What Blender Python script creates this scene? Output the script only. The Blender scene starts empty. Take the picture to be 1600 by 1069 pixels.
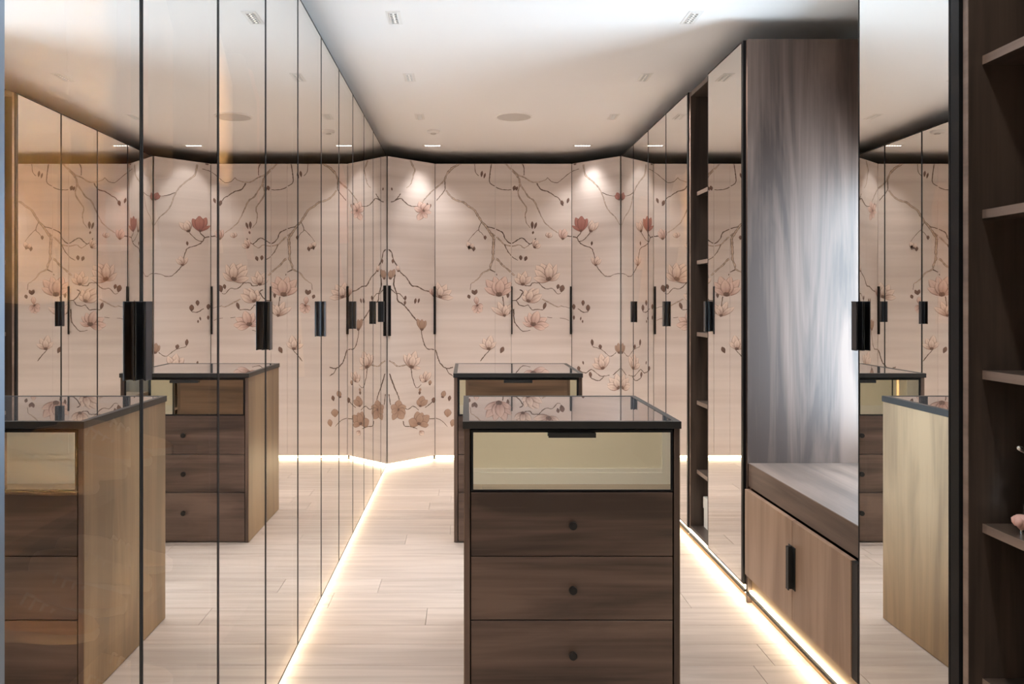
import bpy, bmesh, math, random
from mathutils import Vector, Matrix
random.seed(7)
S = bpy.context.scene
COL = S.collection

# ------------------------------------------------------------------ camera
cam_d = bpy.data.cameras.new('camera')
cam_d.sensor_width = 36.0
cam_d.lens = 1250.0 / 1600.0 * 36.0
cam_d.shift_x = 70.0 / 1600.0
cam_d.shift_y = -63.5 / 1600.0
cam_d.clip_start = 0.02
cam = bpy.data.objects.new('camera', cam_d)
COL.objects.link(cam)
cam.location = (0, 0, 1.35)
cam.rotation_euler = (math.pi / 2, 0, 0)
S.camera = cam

# ------------------------------------------------------------------ world (daylight outside the window above the bench)
W = bpy.data.worlds.new('sky')
S.world = W
W.use_nodes = True
bg = W.node_tree.nodes['Background']
bg.inputs[0].default_value = (0.72, 0.86, 1.0, 1)
bg.inputs[1].default_value = 19.0

# ------------------------------------------------------------------ exposure / sampling quality
S.view_settings.view_transform = 'Standard'
S.view_settings.look = 'None'
S.view_settings.gamma = 1.0
S.view_settings.use_curve_mapping = False
S.view_settings.exposure = 0.52
cy = S.cycles
cy.max_bounces = 12
cy.diffuse_bounces = 4
cy.glossy_bounces = 10
cy.transmission_bounces = 8
cy.transparent_max_bounces = 16
cy.use_denoising = True
cy.sample_clamp_indirect = 6.0
cy.blur_glossy = 1.0
cy.adaptive_threshold = 0.02

SPOT_W = 40.0       # watts of each ceiling downlight
LED_E = 15.0        # emission of the plinth strips
INNER_E = 95.0      # emission of the strips inside the wardrobes

# ------------------------------------------------------------------ materials
def srgb(r, g, b):
    def f(c):
        c /= 255.0
        return c / 12.92 if c <= 0.04045 else ((c + 0.055) / 1.055) ** 2.4
    return (f(r), f(g), f(b), 1.0)

MATS = {}
def new_mat(name):
    m = bpy.data.materials.new(name)
    m.use_nodes = True
    nt = m.node_tree
    b = nt.nodes['Principled BSDF']
    MATS[name] = m
    return m, nt, b

def plain(name, col, rough=0.5, metal=0.0, ior=1.45, noise=0.06, nscale=30.0, spec=0.5):
    m, nt, b = new_mat(name)
    tc = nt.nodes.new('ShaderNodeTexCoord')
    n = nt.nodes.new('ShaderNodeTexNoise')
    n.inputs['Scale'].default_value = nscale
    n.inputs['Detail'].default_value = 3
    nt.links.new(tc.outputs['Object'], n.inputs['Vector'])
    mix = nt.nodes.new('ShaderNodeMix'); mix.data_type = 'RGBA'
    mix.inputs['A'].default_value = tuple(c * (1 - noise) for c in col[:3]) + (1,)
    mix.inputs['B'].default_value = tuple(min(1, c * (1 + noise)) for c in col[:3]) + (1,)
    nt.links.new(n.outputs['Fac'], mix.inputs['Factor'])
    nt.links.new(mix.outputs['Result'], b.inputs['Base Color'])
    b.inputs['Roughness'].default_value = rough
    b.inputs['Metallic'].default_value = metal
    b.inputs['Specular IOR Level'].default_value = spec
    b.inputs['IOR'].default_value = ior
    return m

def wood(name, dark, light, axis, rough=0.40, scale=1.0, spec=0.40):
    m, nt, b = new_mat(name)
    tc = nt.nodes.new('ShaderNodeTexCoord')
    oi = nt.nodes.new('ShaderNodeObjectInfo')
    add = nt.nodes.new('ShaderNodeVectorMath'); add.operation = 'MULTIPLY_ADD'
    nt.links.new(oi.outputs['Random'], add.inputs[0])
    add.inputs[1].default_value = (7.3, 11.1, 5.7)
    nt.links.new(tc.outputs['Object'], add.inputs[2])
    mp = nt.nodes.new('ShaderNodeMapping')
    s = [8.0 * scale] * 3
    s['xyz'.index(axis)] = 0.9 * scale
    mp.inputs['Scale'].default_value = s
    nt.links.new(add.outputs[0], mp.inputs['Vector'])
    n1 = nt.nodes.new('ShaderNodeTexNoise')
    n1.inputs['Scale'].default_value = 0.9; n1.inputs['Detail'].default_value = 6
    n1.inputs['Distortion'].default_value = 1.1
    nt.links.new(mp.outputs[0], n1.inputs['Vector'])
    mp2 = nt.nodes.new('ShaderNodeMapping')
    s2 = [90.0 * scale] * 3
    s2['xyz'.index(axis)] = 2.2 * scale
    mp2.inputs['Scale'].default_value = s2
    nt.links.new(add.outputs[0], mp2.inputs['Vector'])
    n2 = nt.nodes.new('ShaderNodeTexNoise')
    n2.inputs['Scale'].default_value = 1.0; n2.inputs['Detail'].default_value = 4
    nt.links.new(mp2.outputs[0], n2.inputs['Vector'])
    mx = nt.nodes.new('ShaderNodeMath'); mx.operation = 'MULTIPLY_ADD'
    nt.links.new(n2.outputs['Fac'], mx.inputs[0]); mx.inputs[1].default_value = 0.20
    sub = nt.nodes.new('ShaderNodeMath'); sub.operation = 'MULTIPLY'
    nt.links.new(n1.outputs['Fac'], sub.inputs[0]); sub.inputs[1].default_value = 0.86
    nt.links.new(sub.outputs[0], mx.inputs[2])
    cr = nt.nodes.new('ShaderNodeValToRGB')
    cr.color_ramp.elements[0].position = 0.42; cr.color_ramp.elements[0].color = dark
    cr.color_ramp.elements[1].position = 0.66; cr.color_ramp.elements[1].color = light
    nt.links.new(mx.outputs[0], cr.inputs[0])
    nt.links.new(cr.outputs[0], b.inputs['Base Color'])
    b.inputs['Roughness'].default_value = rough
    b.inputs['Specular IOR Level'].default_value = spec
    bp = nt.nodes.new('ShaderNodeBump'); bp.inputs['Strength'].default_value = 0.06
    bp.inputs['Distance'].default_value = 0.002
    nt.links.new(n2.outputs['Fac'], bp.inputs['Height'])
    nt.links.new(bp.outputs[0], b.inputs['Normal'])
    return m

def emit(name, col, strength):
    m, nt, b = new_mat(name)
    b.inputs['Base Color'].default_value = (0.9, 0.85, 0.75, 1)
    b.inputs['Emission Color'].default_value = col
    b.inputs['Emission Strength'].default_value = strength
    return m

def mirror_glass(name, refl, trans, fac):
    """half-silvered tinted glass: mostly mirror, a little of the interior shows through"""
    m = bpy.data.materials.new(name); m.use_nodes = True
    nt = m.node_tree; nt.nodes.remove(nt.nodes['Principled BSDF'])
    out = nt.nodes['Material Output']
    g = nt.nodes.new('ShaderNodeBsdfGlossy'); g.inputs['Roughness'].default_value = 0.0
    g.inputs['Color'].default_value = refl
    t = nt.nodes.new('ShaderNodeBsdfTransparent'); t.inputs['Color'].default_value = trans
    mx = nt.nodes.new('ShaderNodeMixShader'); mx.inputs[0].default_value = fac
    nt.links.new(g.outputs[0], mx.inputs[1]); nt.links.new(t.outputs[0], mx.inputs[2])
    nt.links.new(mx.outputs[0], out.inputs['Surface'])
    MATS[name] = m
    return m

def clear_glass(name, col):
    m = bpy.data.materials.new(name); m.use_nodes = True
    nt = m.node_tree; nt.nodes.remove(nt.nodes['Principled BSDF'])
    t = nt.nodes.new('ShaderNodeBsdfTransparent'); t.inputs['Color'].default_value = col
    nt.links.new(t.outputs[0], nt.nodes['Material Output'].inputs['Surface'])
    MATS[name] = m
    return m

WAL_D, WAL_L = srgb(62, 49, 43), srgb(104, 85, 75)
wood('walnut_z', WAL_D, WAL_L, 'z')
wood('walnut_x', WAL_D, WAL_L, 'x')
wood('walnut_y', WAL_D, WAL_L, 'y')
wood('bench_wood', srgb(134, 108, 90), srgb(160, 133, 113), 'z', 0.42)
wood('bench_seat', srgb(80, 66, 58), srgb(110, 92, 82), 'y', 0.42, spec=0.35)
wood('shaded_walnut_z', srgb(56, 47, 41), srgb(86, 73, 64), 'z')  # walnut darkened: shade of the shelf and wardrobe interiors put into the colour
wood('shaded_walnut_y', srgb(56, 47, 41), srgb(86, 73, 64), 'y')
wood('shelf_edge', srgb(112, 94, 84), srgb(142, 122, 110), 'y')
wood('lit_side_wood', srgb(116, 96, 76), srgb(142, 119, 94), 'z', 0.42, spec=0.25)  # lighter than walnut: light falling on the island sides put into the colour
plain('black_metal', (0.010, 0.010, 0.011, 1), 0.40, 0.0, noise=0.03, spec=0.2)
plain('gunmetal', (0.030, 0.030, 0.030, 1), 0.42, 0.2, noise=0.04, spec=0.3)
plain('dark_frame', (0.018, 0.017, 0.017, 1), 0.45, 0.0, noise=0.03, spec=0.25)
plain('white_paint', srgb(238, 236, 233), 0.6, noise=0.01, nscale=3)
plain('ceiling_paint', srgb(249, 248, 247), 0.55, noise=0.006, nscale=1.5)
plain('cream_wall', srgb(234, 228, 214), 0.7, noise=0.012, nscale=2)
plain('shell_wall', srgb(92, 82, 76), 0.8, noise=0.03, nscale=2)
plain('plinth_wood', srgb(150, 122, 92), 0.5, noise=0.05)
plain('daylit_metal', (0.34, 0.42, 0.52, 1), 0.32, 1.0, noise=0.03)  # blue of the reflected daylight put into the metal's colour
plain('handle_black', (0.05, 0.055, 0.065, 1), 0.30, 0.85, noise=0.03)
plain('brass', (0.75, 0.52, 0.22, 1), 0.25, 1.0, noise=0.03)
plain('white_box_card', srgb(232, 228, 220), 0.6)
plain('grey_box_card', srgb(98, 98, 102), 0.6)
plain('black_box_card', srgb(26, 26, 28), 0.5)
plain('silver', (0.72, 0.70, 0.67, 1), 0.22, 1.0, noise=0.08)
plain('pink_enamel', srgb(214, 170, 160), 0.35)
plain('speaker_cloth', srgb(205, 200, 195), 0.8, noise=0.12, nscale=900)
plain('steel_rail', (0.5, 0.48, 0.45, 1), 0.25, 1.0)
plain('shoe_leather', srgb(236, 224, 206), 0.45)
plain('shoe_tan', srgb(224, 190, 150), 0.45)
plain('shoe_sole', srgb(240, 236, 228), 0.6)
for nm, c in (('cloth_cream', (240, 226, 200)), ('cloth_white', (244, 240, 232)), ('cloth_ochre', (226, 164, 84)),
              ('cloth_rose', (220, 150, 140)), ('cloth_charcoal', (70, 64, 64)), ('cloth_camel', (202, 160, 112))):
    plain(nm, srgb(*c), 0.85, noise=0.10, nscale=60)
emit('led_warm', (1.0, 0.84, 0.57, 1), LED_E)
emit('led_inner', (1.0, 0.80, 0.55, 1), INNER_E)
emit('lens_bright', (1.0, 0.95, 0.88, 1), 14.0)
emit('lens_glow', (1.0, 0.90, 0.78, 1), 4.0)
mirror_glass('tinted_mirror', (0.985, 0.98, 0.96, 1), (0.95, 0.62, 0.34, 1), 0.11)
mirror_glass('gold_mirror', (0.97, 0.91, 0.74, 1), (0.9, 0.6, 0.25, 1), 0.06)
clear_glass('glass_body', (0.97, 0.96, 0.95, 1))
clear_glass('window_glass', (0.94, 0.97, 0.98, 1))

# smoked glass of the island tops
m, nt, b = new_mat('smoked_glass')
b.inputs['Base Color'].default_value = (0.66, 0.65, 0.67, 1)
b.inputs['Metallic'].default_value = 0.93
b.inputs['Roughness'].default_value = 0.0
b.inputs['IOR'].default_value = 1.6

# silk wallpaper of the mural doors: faint horizontal slubs
m, nt, b = new_mat('mural_silk')
tc = nt.nodes.new('ShaderNodeTexCoord')
mp = nt.nodes.new('ShaderNodeMapping'); mp.inputs['Scale'].default_value = (0.5, 0.5, 13.0)
nt.links.new(tc.outputs['Object'], mp.inputs['Vector'])
n1 = nt.nodes.new('ShaderNodeTexNoise'); n1.inputs['Scale'].default_value = 1.0; n1.inputs['Detail'].default_value = 8
nt.links.new(mp.outputs[0], n1.inputs['Vector'])
cr = nt.nodes.new('ShaderNodeValToRGB')
cr.color_ramp.elements[0].position = 0.3; cr.color_ramp.elements[0].color = srgb(190, 178, 172)
cr.color_ramp.elements[1].position = 0.75; cr.color_ramp.elements[1].color = srgb(210, 200, 195)
nt.links.new(n1.outputs['Fac'], cr.inputs[0])
nt.links.new(cr.outputs[0], b.inputs['Base Color'])
b.inputs['Roughness'].default_value = 0.5

# printed ink of the mural
m, nt, b = new_mat('mural_ink')
vc = nt.nodes.new('ShaderNodeVertexColor'); vc.layer_name = 'ink'
nt.links.new(vc.outputs['Color'], b.inputs['Base Color'])
b.inputs['Roughness'].default_value = 0.6

# pale oak planks
m, nt, b = new_mat('pale_oak')
tc = nt.nodes.new('ShaderNodeTexCoord'); oi = nt.nodes.new('ShaderNodeObjectInfo')
ad = nt.nodes.new('ShaderNodeVectorMath'); ad.operation = 'MULTIPLY_ADD'
nt.links.new(oi.outputs['Random'], ad.inputs[0]); ad.inputs[1].default_value = (13, 5, 0)
nt.links.new(tc.outputs['Object'], ad.inputs[2])
mp = nt.nodes.new('ShaderNodeMapping'); mp.inputs['Scale'].default_value = (1.1, 16, 4)
nt.links.new(ad.outputs[0], mp.inputs['Vector'])
n1 = nt.nodes.new('ShaderNodeTexNoise'); n1.inputs['Scale'].default_value = 1.3; n1.inputs['Detail'].default_value = 7
n1.inputs['Distortion'].default_value = 0.8
nt.links.new(mp.outputs[0], n1.inputs['Vector'])
cr = nt.nodes.new('ShaderNodeValToRGB')
cr.color_ramp.elements[0].position = 0.22; cr.color_ramp.elements[0].color = srgb(160, 145, 134)
cr.color_ramp.elements[1].position = 0.7; cr.color_ramp.elements[1].color = srgb(190, 176, 166)
nt.links.new(n1.outputs['Fac'], cr.inputs[0])
hs = nt.nodes.new('ShaderNodeHueSaturation')
mr = nt.nodes.new('ShaderNodeMapRange'); mr.inputs['To Min'].default_value = 0.90; mr.inputs['To Max'].default_value = 1.05
nt.links.new(oi.outputs['Random'], mr.inputs['Value'])
nt.links.new(mr.outputs[0], hs.inputs['Value'])
nt.links.new(cr.outputs[0], hs.inputs['Color'])
nt.links.new(hs.outputs[0], b.inputs['Base Color'])
b.inputs['Roughness'].default_value = 0.42

# ------------------------------------------------------------------ helpers
def tag(o, label=None, cat=None, group=None, kind=None):
    if label: o['label'] = label
    if cat: o['category'] = cat
    if group: o['group'] = group
    if kind: o['kind'] = kind
    return o

def origin(o):
    v = Vector((0, 0, 0))
    while o is not None:
        v += Vector(o.location); o = o.parent
    return v

def thing(name, label, cat, loc=(0, 0, 0), group=None):
    o = bpy.data.objects.new(name, None)
    o.empty_display_size = 0.1
    COL.objects.link(o); o.location = loc
    return tag(o, label, cat, group)

class MB:
    """collects shapes given in world coordinates; build() links them as one mesh object"""
    def __init__(s): s.v = []; s.f = []; s.mi = []; s.c = []
    def quadbox(s, p, m=0):          # 8 points: bottom 4 (ccw), top 4
        n = len(s.v); s.v += [tuple(q) for q in p]
        for q in ((3, 2, 1, 0), (4, 5, 6, 7), (0, 1, 5, 4), (1, 2, 6, 5), (2, 3, 7, 6), (3, 0, 4, 7)):
            s.f.append([n + i for i in q]); s.mi.append(m)
        return s
    def box(s, x0, x1, y0, y1, z0, z1, m=0):
        x0, x1 = min(x0, x1), max(x0, x1); y0, y1 = min(y0, y1), max(y0, y1)
        return s.quadbox([(x0, y0, z0), (x1, y0, z0), (x1, y1, z0), (x0, y1, z0),
                          (x0, y0, z1), (x1, y0, z1), (x1, y1, z1), (x0, y1, z1)], m)
    def prism(s, pts, z0, z1, m=0):  # ccw outline in xy
        n = len(s.v); k = len(pts)
        s.v += [(x, y, z0) for x, y in pts] + [(x, y, z1) for x, y in pts]
        s.f.append([n + k - 1 - i for i in range(k)]); s.mi.append(m)
        s.f.append([n + k + i for i in range(k)]); s.mi.append(m)
        for i in range(k):
            j = (i + 1) % k
            s.f.append([n + i, n + j, n + k + j, n + k + i]); s.mi.append(m)
        return s
    def loft(s, rings, cap=True, m=0):
        n = len(s.v); k = len(rings[0])
        for r in rings: s.v += [tuple(p) for p in r]
        for a in range(len(rings) - 1):
            for i in range(k):
                j = (i + 1) % k
                s.f.append([n + a * k + i, n + a * k + j, n + (a + 1) * k + j, n + (a + 1) * k + i]); s.mi.append(m)
        if cap:
            s.f.append([n + k - 1 - i for i in range(k)]); s.mi.append(m)
            e = n + (len(rings) - 1) * k
            s.f.append([e + i for i in range(k)]); s.mi.append(m)
        return s
    def tube(s, pts, r, k=8, m=0):
        pts = [Vector(p) for p in pts]; rings = []
        for i, p in enumerate(pts):
            d = (pts[min(i + 1, len(pts) - 1)] - pts[max(i - 1, 0)]).normalized()
            a = d.orthogonal().normalized() if i == 0 else (u - d * u.dot(d)).normalized()
            u = a; w = d.cross(a)
            rr = r[i] if isinstance(r, (list, tuple)) else r
            rings.append([p + (a * math.cos(t) + w * math.sin(t)) * rr for t in [2 * math.pi * q / k for q in range(k)]])
        return s.loft(rings, True, m)
    def lathe(s, c, prof, k=20, m=0, axis='z'):
        c = Vector(c); rings = []
        for r, h in prof:
            ring = []
            for q in range(k):
                t = 2 * math.pi * q / k
                if axis == 'z': d = Vector((r * math.cos(t), r * math.sin(t), h))
                else: d = Vector((r * math.cos(t), -h, r * math.sin(t)))
                ring.append(c + d)
            rings.append(ring)
        return s.loft(rings, True, m)
    def build(s, name, mats, parent=None, bevel=0.0, smooth=False):
        me = bpy.data.meshes.new(name)
        o = bpy.data.objects.new(name, me)
        COL.objects.link(o)
        off = Vector((0, 0, 0))
        if parent is not None:
            o.parent = parent; off = origin(parent)
        me.from_pydata([tuple(Vector(p) - off) for p in s.v], [], s.f)
        if isinstance(mats, str): mats = [mats]
        for q in mats: me.materials.append(MATS[q])
        me.polygons.foreach_set('material_index', s.mi)
        if bevel > 0:
            bm = bmesh.new(); bm.from_mesh(me)
            bmesh.ops.bevel(bm, geom=list(bm.edges), offset=bevel, segments=1, affect='EDGES', clamp_overlap=True)
            bm.to_mesh(me); bm.free()
        if smooth:
            me.polygons.foreach_set('use_smooth', [True] * len(me.polygons))
        me.update()
        return o

def box(name, mat, parent, x0, x1, y0, y1, z0, z1, bevel=0.0):
    return MB().box(x0, x1, y0, y1, z0, z1).build(name, mat, parent, bevel)

# ------------------------------------------------------------------ main dimensions
XL, XR = -0.648, 1.242          # front planes of the two wardrobe runs
YB = 6.83                       # centre of the back run
YA = 6.465                      # where the splayed corner doors start
ZT, ZC = 2.525, 2.63            # wardrobe tops / ceiling
WX0, WX1, WY0, WY1 = -1.29, 1.90, -0.55, 7.50
BX0, BX1 = -0.273, 0.891        # straight part of the back run
XALC = 2.70                     # alcove by the entry

# ------------------------------------------------------------------ room shell
def structure(o): o['kind'] = 'structure'; return o
fl = structure(box('floor', 'pale_oak', None, WX0 - .1, XALC + .1, WY0 - .1, WY1 + .1, -0.12, -0.016))
pr = random.Random(3)
PW = 0.185
y = WY0
row = 0
while y < WY1:
    y1 = min(y + PW, WY1)
    xx = WX0 - pr.uniform(0, 1.4)
    while xx < XALC:
        ln = pr.uniform(1.3, 2.1)
        a, c = max(xx, WX0), min(xx + ln, XALC)
        if c - a > 0.05 and not (a >= WX1 and y > 0.9):
            c2 = c if y < 0.9 else min(c, WX1)
            if c2 - a > 0.03:
                box('plank', 'pale_oak', fl, a + .0006, c2 - .0006, y + .0006, y1 - .0006, -0.015, 0.0, 0.0012)
        xx += ln
    y = y1; row += 1

structure(box('ceiling', 'ceiling_paint', None, WX0 - .1, XALC + .1, WY0 - .1, WY1 + .1, ZC, ZC + .1))
structure(box('wall_left', 'shell_wall', None, WX0 - .1, WX0, WY0, WY1, -0.016, ZC))
# window above the bench, in the right wall
wy0, wy1, wz0, wz1 = 2.72, 3.54, 0.68, 1.96
structure(MB().box(WX1, WX1 + .1, 0.9, wy0, -0.016, ZC).box(WX1, WX1 + .1, wy1, WY1, -0.016, ZC)
          .box(WX1, WX1 + .1, wy0, wy1, -0.016, wz0).box(WX1, WX1 + .1, wy0, wy1, wz1, ZC)
          .box(WX1 + .1, XALC, 0.9, 1.0, -0.016, ZC)
          .box(XALC, XALC + .1, WY0, 1.0, -0.016, ZC).build('wall_right', 'cream_wall'))
structure(box('wall_back', 'shell_wall', None, WX0, WX1, WY1, WY1 + .1, -0.016, ZC))
# entry wall behind the camera, with a doorway
dx0, dx1, dz1 = 1.50, 2.30, 2.08
e = MB()
e.box(WX0 - .1, dx0, WY0 - .12, WY0, -0.016, ZC).box(dx0, dx1, WY0 - .12, WY0, dz1, ZC).box(dx1, XALC + .1, WY0 - .12, WY0, -0.016, ZC)
structure(e.build('wall_entry', 'cream_wall'))
structure(MB().box(WX0, dx0 - .06, WY0, WY0 + .014, 0.0, 0.115).box(WX0, dx0 - .06, WY0, WY0 + .02, 0.0, 0.085)
          .build('baseboard_entry', 'white_paint'))
# window
wf = MB()
fw = 0.045
xa, xb = WX1 + .03, WX1 + .08
wf.box(xa, xb, wy0, wy0 + fw, wz0, wz1).box(xa, xb, wy1 - fw, wy1, wz0, wz1)
wf.box(xa, xb, wy0 + fw, wy1 - fw, wz0, wz0 + fw).box(xa, xb, wy0 + fw, wy1 - fw, wz1 - fw, wz1)
win = structure(wf.build('window_1', 'white_paint'))
box('pane', 'window_glass', win, xa + .02, xa + .026, wy0 + fw, wy1 - fw, wz0 + fw, wz1 - fw)
box('window_sill', 'white_paint', win, WX1 + .001, xa, wy0, wy1, wz0, wz0 + .012)
# portal so the daylight through that window is sampled well
pl = bpy.data.lights.new('window_portal', 'AREA'); pl.shape = 'RECTANGLE'
pl.size, pl.size_y = wz1 - wz0 - .09, wy1 - wy0 - .09
pl.cycles.is_portal = True
po = bpy.data.objects.new('window_portal', pl); COL.objects.link(po)
po.location = (WX1 + .025, (wy0 + wy1) / 2, (wz0 + wz1) / 2); po.rotation_euler = (0, math.pi / 2, 0)
# white panelled door in the alcove
d = MB().box(dx0, dx1, WY0 - .06, WY0 - .02, -0.016, dz1)
for a, c in ((0.18, 0.95), (1.1, 1.95)):
    d.box(dx0 + .12, dx1 - .12, WY0 - .02, WY0 - .012, a, c)
    d.box(dx0 + .16, dx1 - .16, WY0 - .012, WY0 - .006, a + .04, c - .04)
door = structure(d.build('door_1', 'white_paint'))
MB().lathe((dx0 + .06, WY0 - .02, 1.0), [(0.012, 0), (0.01, -0.02), (0.026, -0.03), (0.026, -0.05), (0.012, -0.058)], 16, axis='y').build('knob', 'brass', door, smooth=True)
structure(MB().box(dx0 - .06, dx0, WY0, WY0 + .02, 0, dz1 + .06).box(dx1, dx1 + .06, WY0, WY0 + .02, 0, dz1 + .06)
          .box(dx0, dx1, WY0, WY0 + .02, dz1, dz1 + .06).build('trim_1', 'white_paint'))

# ------------------------------------------------------------------ wardrobes along the sides
def mirror_door(root, side, y0, y1, zb, handle=None):
    """side -1 = left run (faces +x), +1 = right run (faces -x). y0<y1."""
    xf = XL if side < 0 else XR
    s = 1 if side > 0 else -1               # direction into the cabinet
    g, w = 0.0015, 0.006
    a, c = y0 + g, y1 - g
    fr = MB()
    xa, xb = xf - s * 0.0008, xf + s * 0.018
    fr.box(xa, xb, a, a + w, zb, ZT).box(xa, xb, c - w, c, zb, ZT)
    fr.box(xa, xb, a + w, c - w, zb, zb + w).box(xa, xb, a + w, c - w, ZT - w, ZT)
    d = fr.build('door', 'black_metal', root)
    p = MB().box(xf, xf + s * 0.006, a + w, c - w, zb + w, ZT - w, 1)
    # the silvered face is the one towards the room
    p.mi[5 if side > 0 else 3] = 0
    o = p.build('mirror_pane', ['tinted_mirror', 'glass_body'], d)
    if handle:
        yh0, yh1 = (c - 0.032, c) if handle == 'far' else (a, a + 0.032)
        h = MB()
        x0, x1 = xf - s * 0.0225, xf - s * 0.0008
        yn = yh1 - .004 if handle == 'far' else yh0
        h.box(x0, x1, yn, yn + .004, 1.195, 1.350)                 # blade
        h.box(x0, x0 + s * .004, yh0, yh1, 1.195, 1.350)           # lip
        h.box(xf - s * .004, x1, yh0, yh1, 1.195, 1.350)           # back flange
        h.build('handle', 'handle_black', d, 0.0006)
    return d

def carcass(root, side, y0, y1, zb, shelves=(), rail=False, mat='shaded_walnut_z', inner_led=True, depth=0.60, div=None):
    s = 1 if side > 0 else -1
    xf = (XL if side < 0 else XR) + s * 0.0195
    xb = (XL if side < 0 else XR) + s * depth
    t = 0.018
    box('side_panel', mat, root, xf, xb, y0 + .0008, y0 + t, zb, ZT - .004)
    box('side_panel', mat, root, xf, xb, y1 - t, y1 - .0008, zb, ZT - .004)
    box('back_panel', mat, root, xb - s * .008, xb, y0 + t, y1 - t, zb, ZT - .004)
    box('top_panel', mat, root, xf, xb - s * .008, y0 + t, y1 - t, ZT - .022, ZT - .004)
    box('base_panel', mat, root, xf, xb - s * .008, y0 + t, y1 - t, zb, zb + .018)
    for z in shelves:
        box('shelf', 'walnut_y', root, xf + s * .03, xb - s * .008, y0 + t, y1 - t, z - .02, z)
    if rail:
        MB().tube([((xf + xb) / 2, y0 + t, 2.30), ((xf + xb) / 2, y1 - t, 2.30)], 0.012, 10).build('hanging_rail', 'steel_rail', root, smooth=True)
    if inner_led:
        box('led_strip', 'led_inner', root, xf + s * .004, xf + s * .016, y0 + t, y0 + t + .005, zb + .1, ZT - .1)

def low_plinth_left(root, y0, y1):
    box('plinth', 'plinth_wood', root, XL - .034, XL - .055, y0, y1, 0.0, 0.034)
    box('led_strip', 'led_warm', root, XL - .026, XL - .0335, y0 + .001, y1 - .001, 0.008, 0.028)

def plinth_right(root, y0, y1, top=0.074):
    box('plinth', 'plinth_wood', root, XR + .031, XR + .05, y0, y1, 0.0, top)
    box('led_strip', 'led_warm', root, XR + .021, XR + .0305, y0 + .001, y1 - .001, 0.028, 0.057)
    box('plinth_rail', 'gunmetal', root, XR + .004, XR + .016, y0 + .0005, y1 - .0005, 0.042, 0.052)
    for yy in (y0 + .06, y1 - .06):
        box('plinth_bracket', 'gunmetal', root, XR + .016, XR + .0305, yy - .006, yy + .006, 0.044, 0.050)

ZBL, ZBR = 0.034, 0.076
left_seams = [1.591 + 0.49 * k for k in range(-3, 11)]
left_seams[-1] = 6.462
# pairs: [0.121..1.101], [1.101..2.081], ...
LW = []
L_LABELS = [
    'mirrored wardrobe at the left edge of the picture, only its end profile showing',
    'nearest full mirrored wardrobe on the left, with shoes faintly visible through the glass',
    'second mirrored wardrobe from the front on the left, large black pull between its doors',
    'third mirrored wardrobe from the front on the left run',
    'fourth mirrored wardrobe from the front on the left run',
    'mirrored wardrobe with two doors on the left, last pair before the back corner',
]
for k in range(6):
    y0, ym, y1 = left_seams[2 * k], left_seams[2 * k + 1], left_seams[2 * k + 2]
    r = thing('mirrored_wardrobe', L_LABELS[k], 'wardrobe', (XL - .3, ym, 0), 'mirrored wardrobes')
    if k == 1: carcass(r, -1, y0, y1, ZBL, (0.42, 0.70, 0.98), True)
    else: carcass(r, -1, y0, y1, ZBL, (0.40,), True)
    low_plinth_left(r, y0, y1)
    mirror_door(r, -1, y0, ym, ZBL, 'far')
    mirror_door(r, -1, ym, y1, ZBL)
    if k == 0:
        box('end_profile', 'daylit_metal', r, XL + .0012, XL + .0125, y1 - .014, y1 - .002, ZBL, ZT)
    LW.append(r)
r = thing('mirrored_wardrobe', 'narrow single-door mirrored wardrobe on the left, touching the painted corner door', 'wardrobe',
          (XL - .3, 6.23, 0), 'mirrored wardrobes')
carcass(r, -1, left_seams[12], left_seams[13], ZBL, (), False, inner_led=False)
low_plinth_left(r, left_seams[12], left_seams[13])
mirror_door(r, -1, left_seams[12], left_seams[13], ZBL, 'near')

R_LABELS = ['farthest mirrored wardrobe on the right, in the back corner beside the painted door',
            'two-door mirrored wardrobe on the right, next to the tall open shelf',]
for (y0, ym, y1), lb in zip(((5.49, 5.98, 6.462), (4.512, 5.0, 5.49)), R_LABELS):
    r = thing('mirrored_wardrobe', lb, 'wardrobe', (XR + .3, ym, 0), 'mirrored wardrobes')
    carcass(r, 1, y0, y1, ZBR, (0.45,), True)
    plinth_right(r, y0, y1)
    mirror_door(r, 1, y0, ym, ZBR, 'far')
    mirror_door(r, 1, ym, y1, ZBR)
# dark end profile where that run stops at the open shelf
box('end_profile', 'black_metal', r, XR - .0005, XR + .019, 4.496, 4.5115, ZBR, ZT)

SHELF_Z = (1.962, 1.578, 1.178, 0.796, 0.410)
def open_shelf(label, y0, y1, loc_y):
    r = thing('open_shelf_unit', label, 'shelving', (XR + .3, loc_y, 0), 'open walnut shelf units')
    t = 0.02
    x0, x1 = XR + .008, XR + .60
    box('side_panel', 'shaded_walnut_z', r, x0, x1, y0, y0 + t, ZBR, ZT - .004, .0008)
    box('side_panel', 'shaded_walnut_z', r, x0, x1, y1 - t, y1, ZBR, ZT - .004, .0008)
    box('back_panel', 'shaded_walnut_z', r, x1 - .01, x1, y0 + t, y1 - t, ZBR, ZT - .004)
    box('top_panel', 'shaded_walnut_y', r, x0, x1 - .01, y0 + t, y1 - t, ZT - .03, ZT - .004, .0008)
    box('base_panel', 'shaded_walnut_y', r, x0, x1 - .01, y0 + t, y1 - t, ZBR, ZBR + .02, .0008)
    for z in SHELF_Z:
        sh = box('shelf', 'shaded_walnut_y', r, x0 + .036, x1 - .01, y0 + t, y1 - t, z - .022, z)
        box('edge_band', 'shelf_edge', sh, x0 + .034, x0 + .0358, y0 + t, y1 - t, z - .022, z)
    for ya in (y0, y1 - t):
        box('edge_band', 'shelf_edge', r, x0 - .0018, x0 - .0002, ya, ya + t, ZBR, ZT - .004)
    plinth_right(r, y0, y1)
    return r
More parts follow.
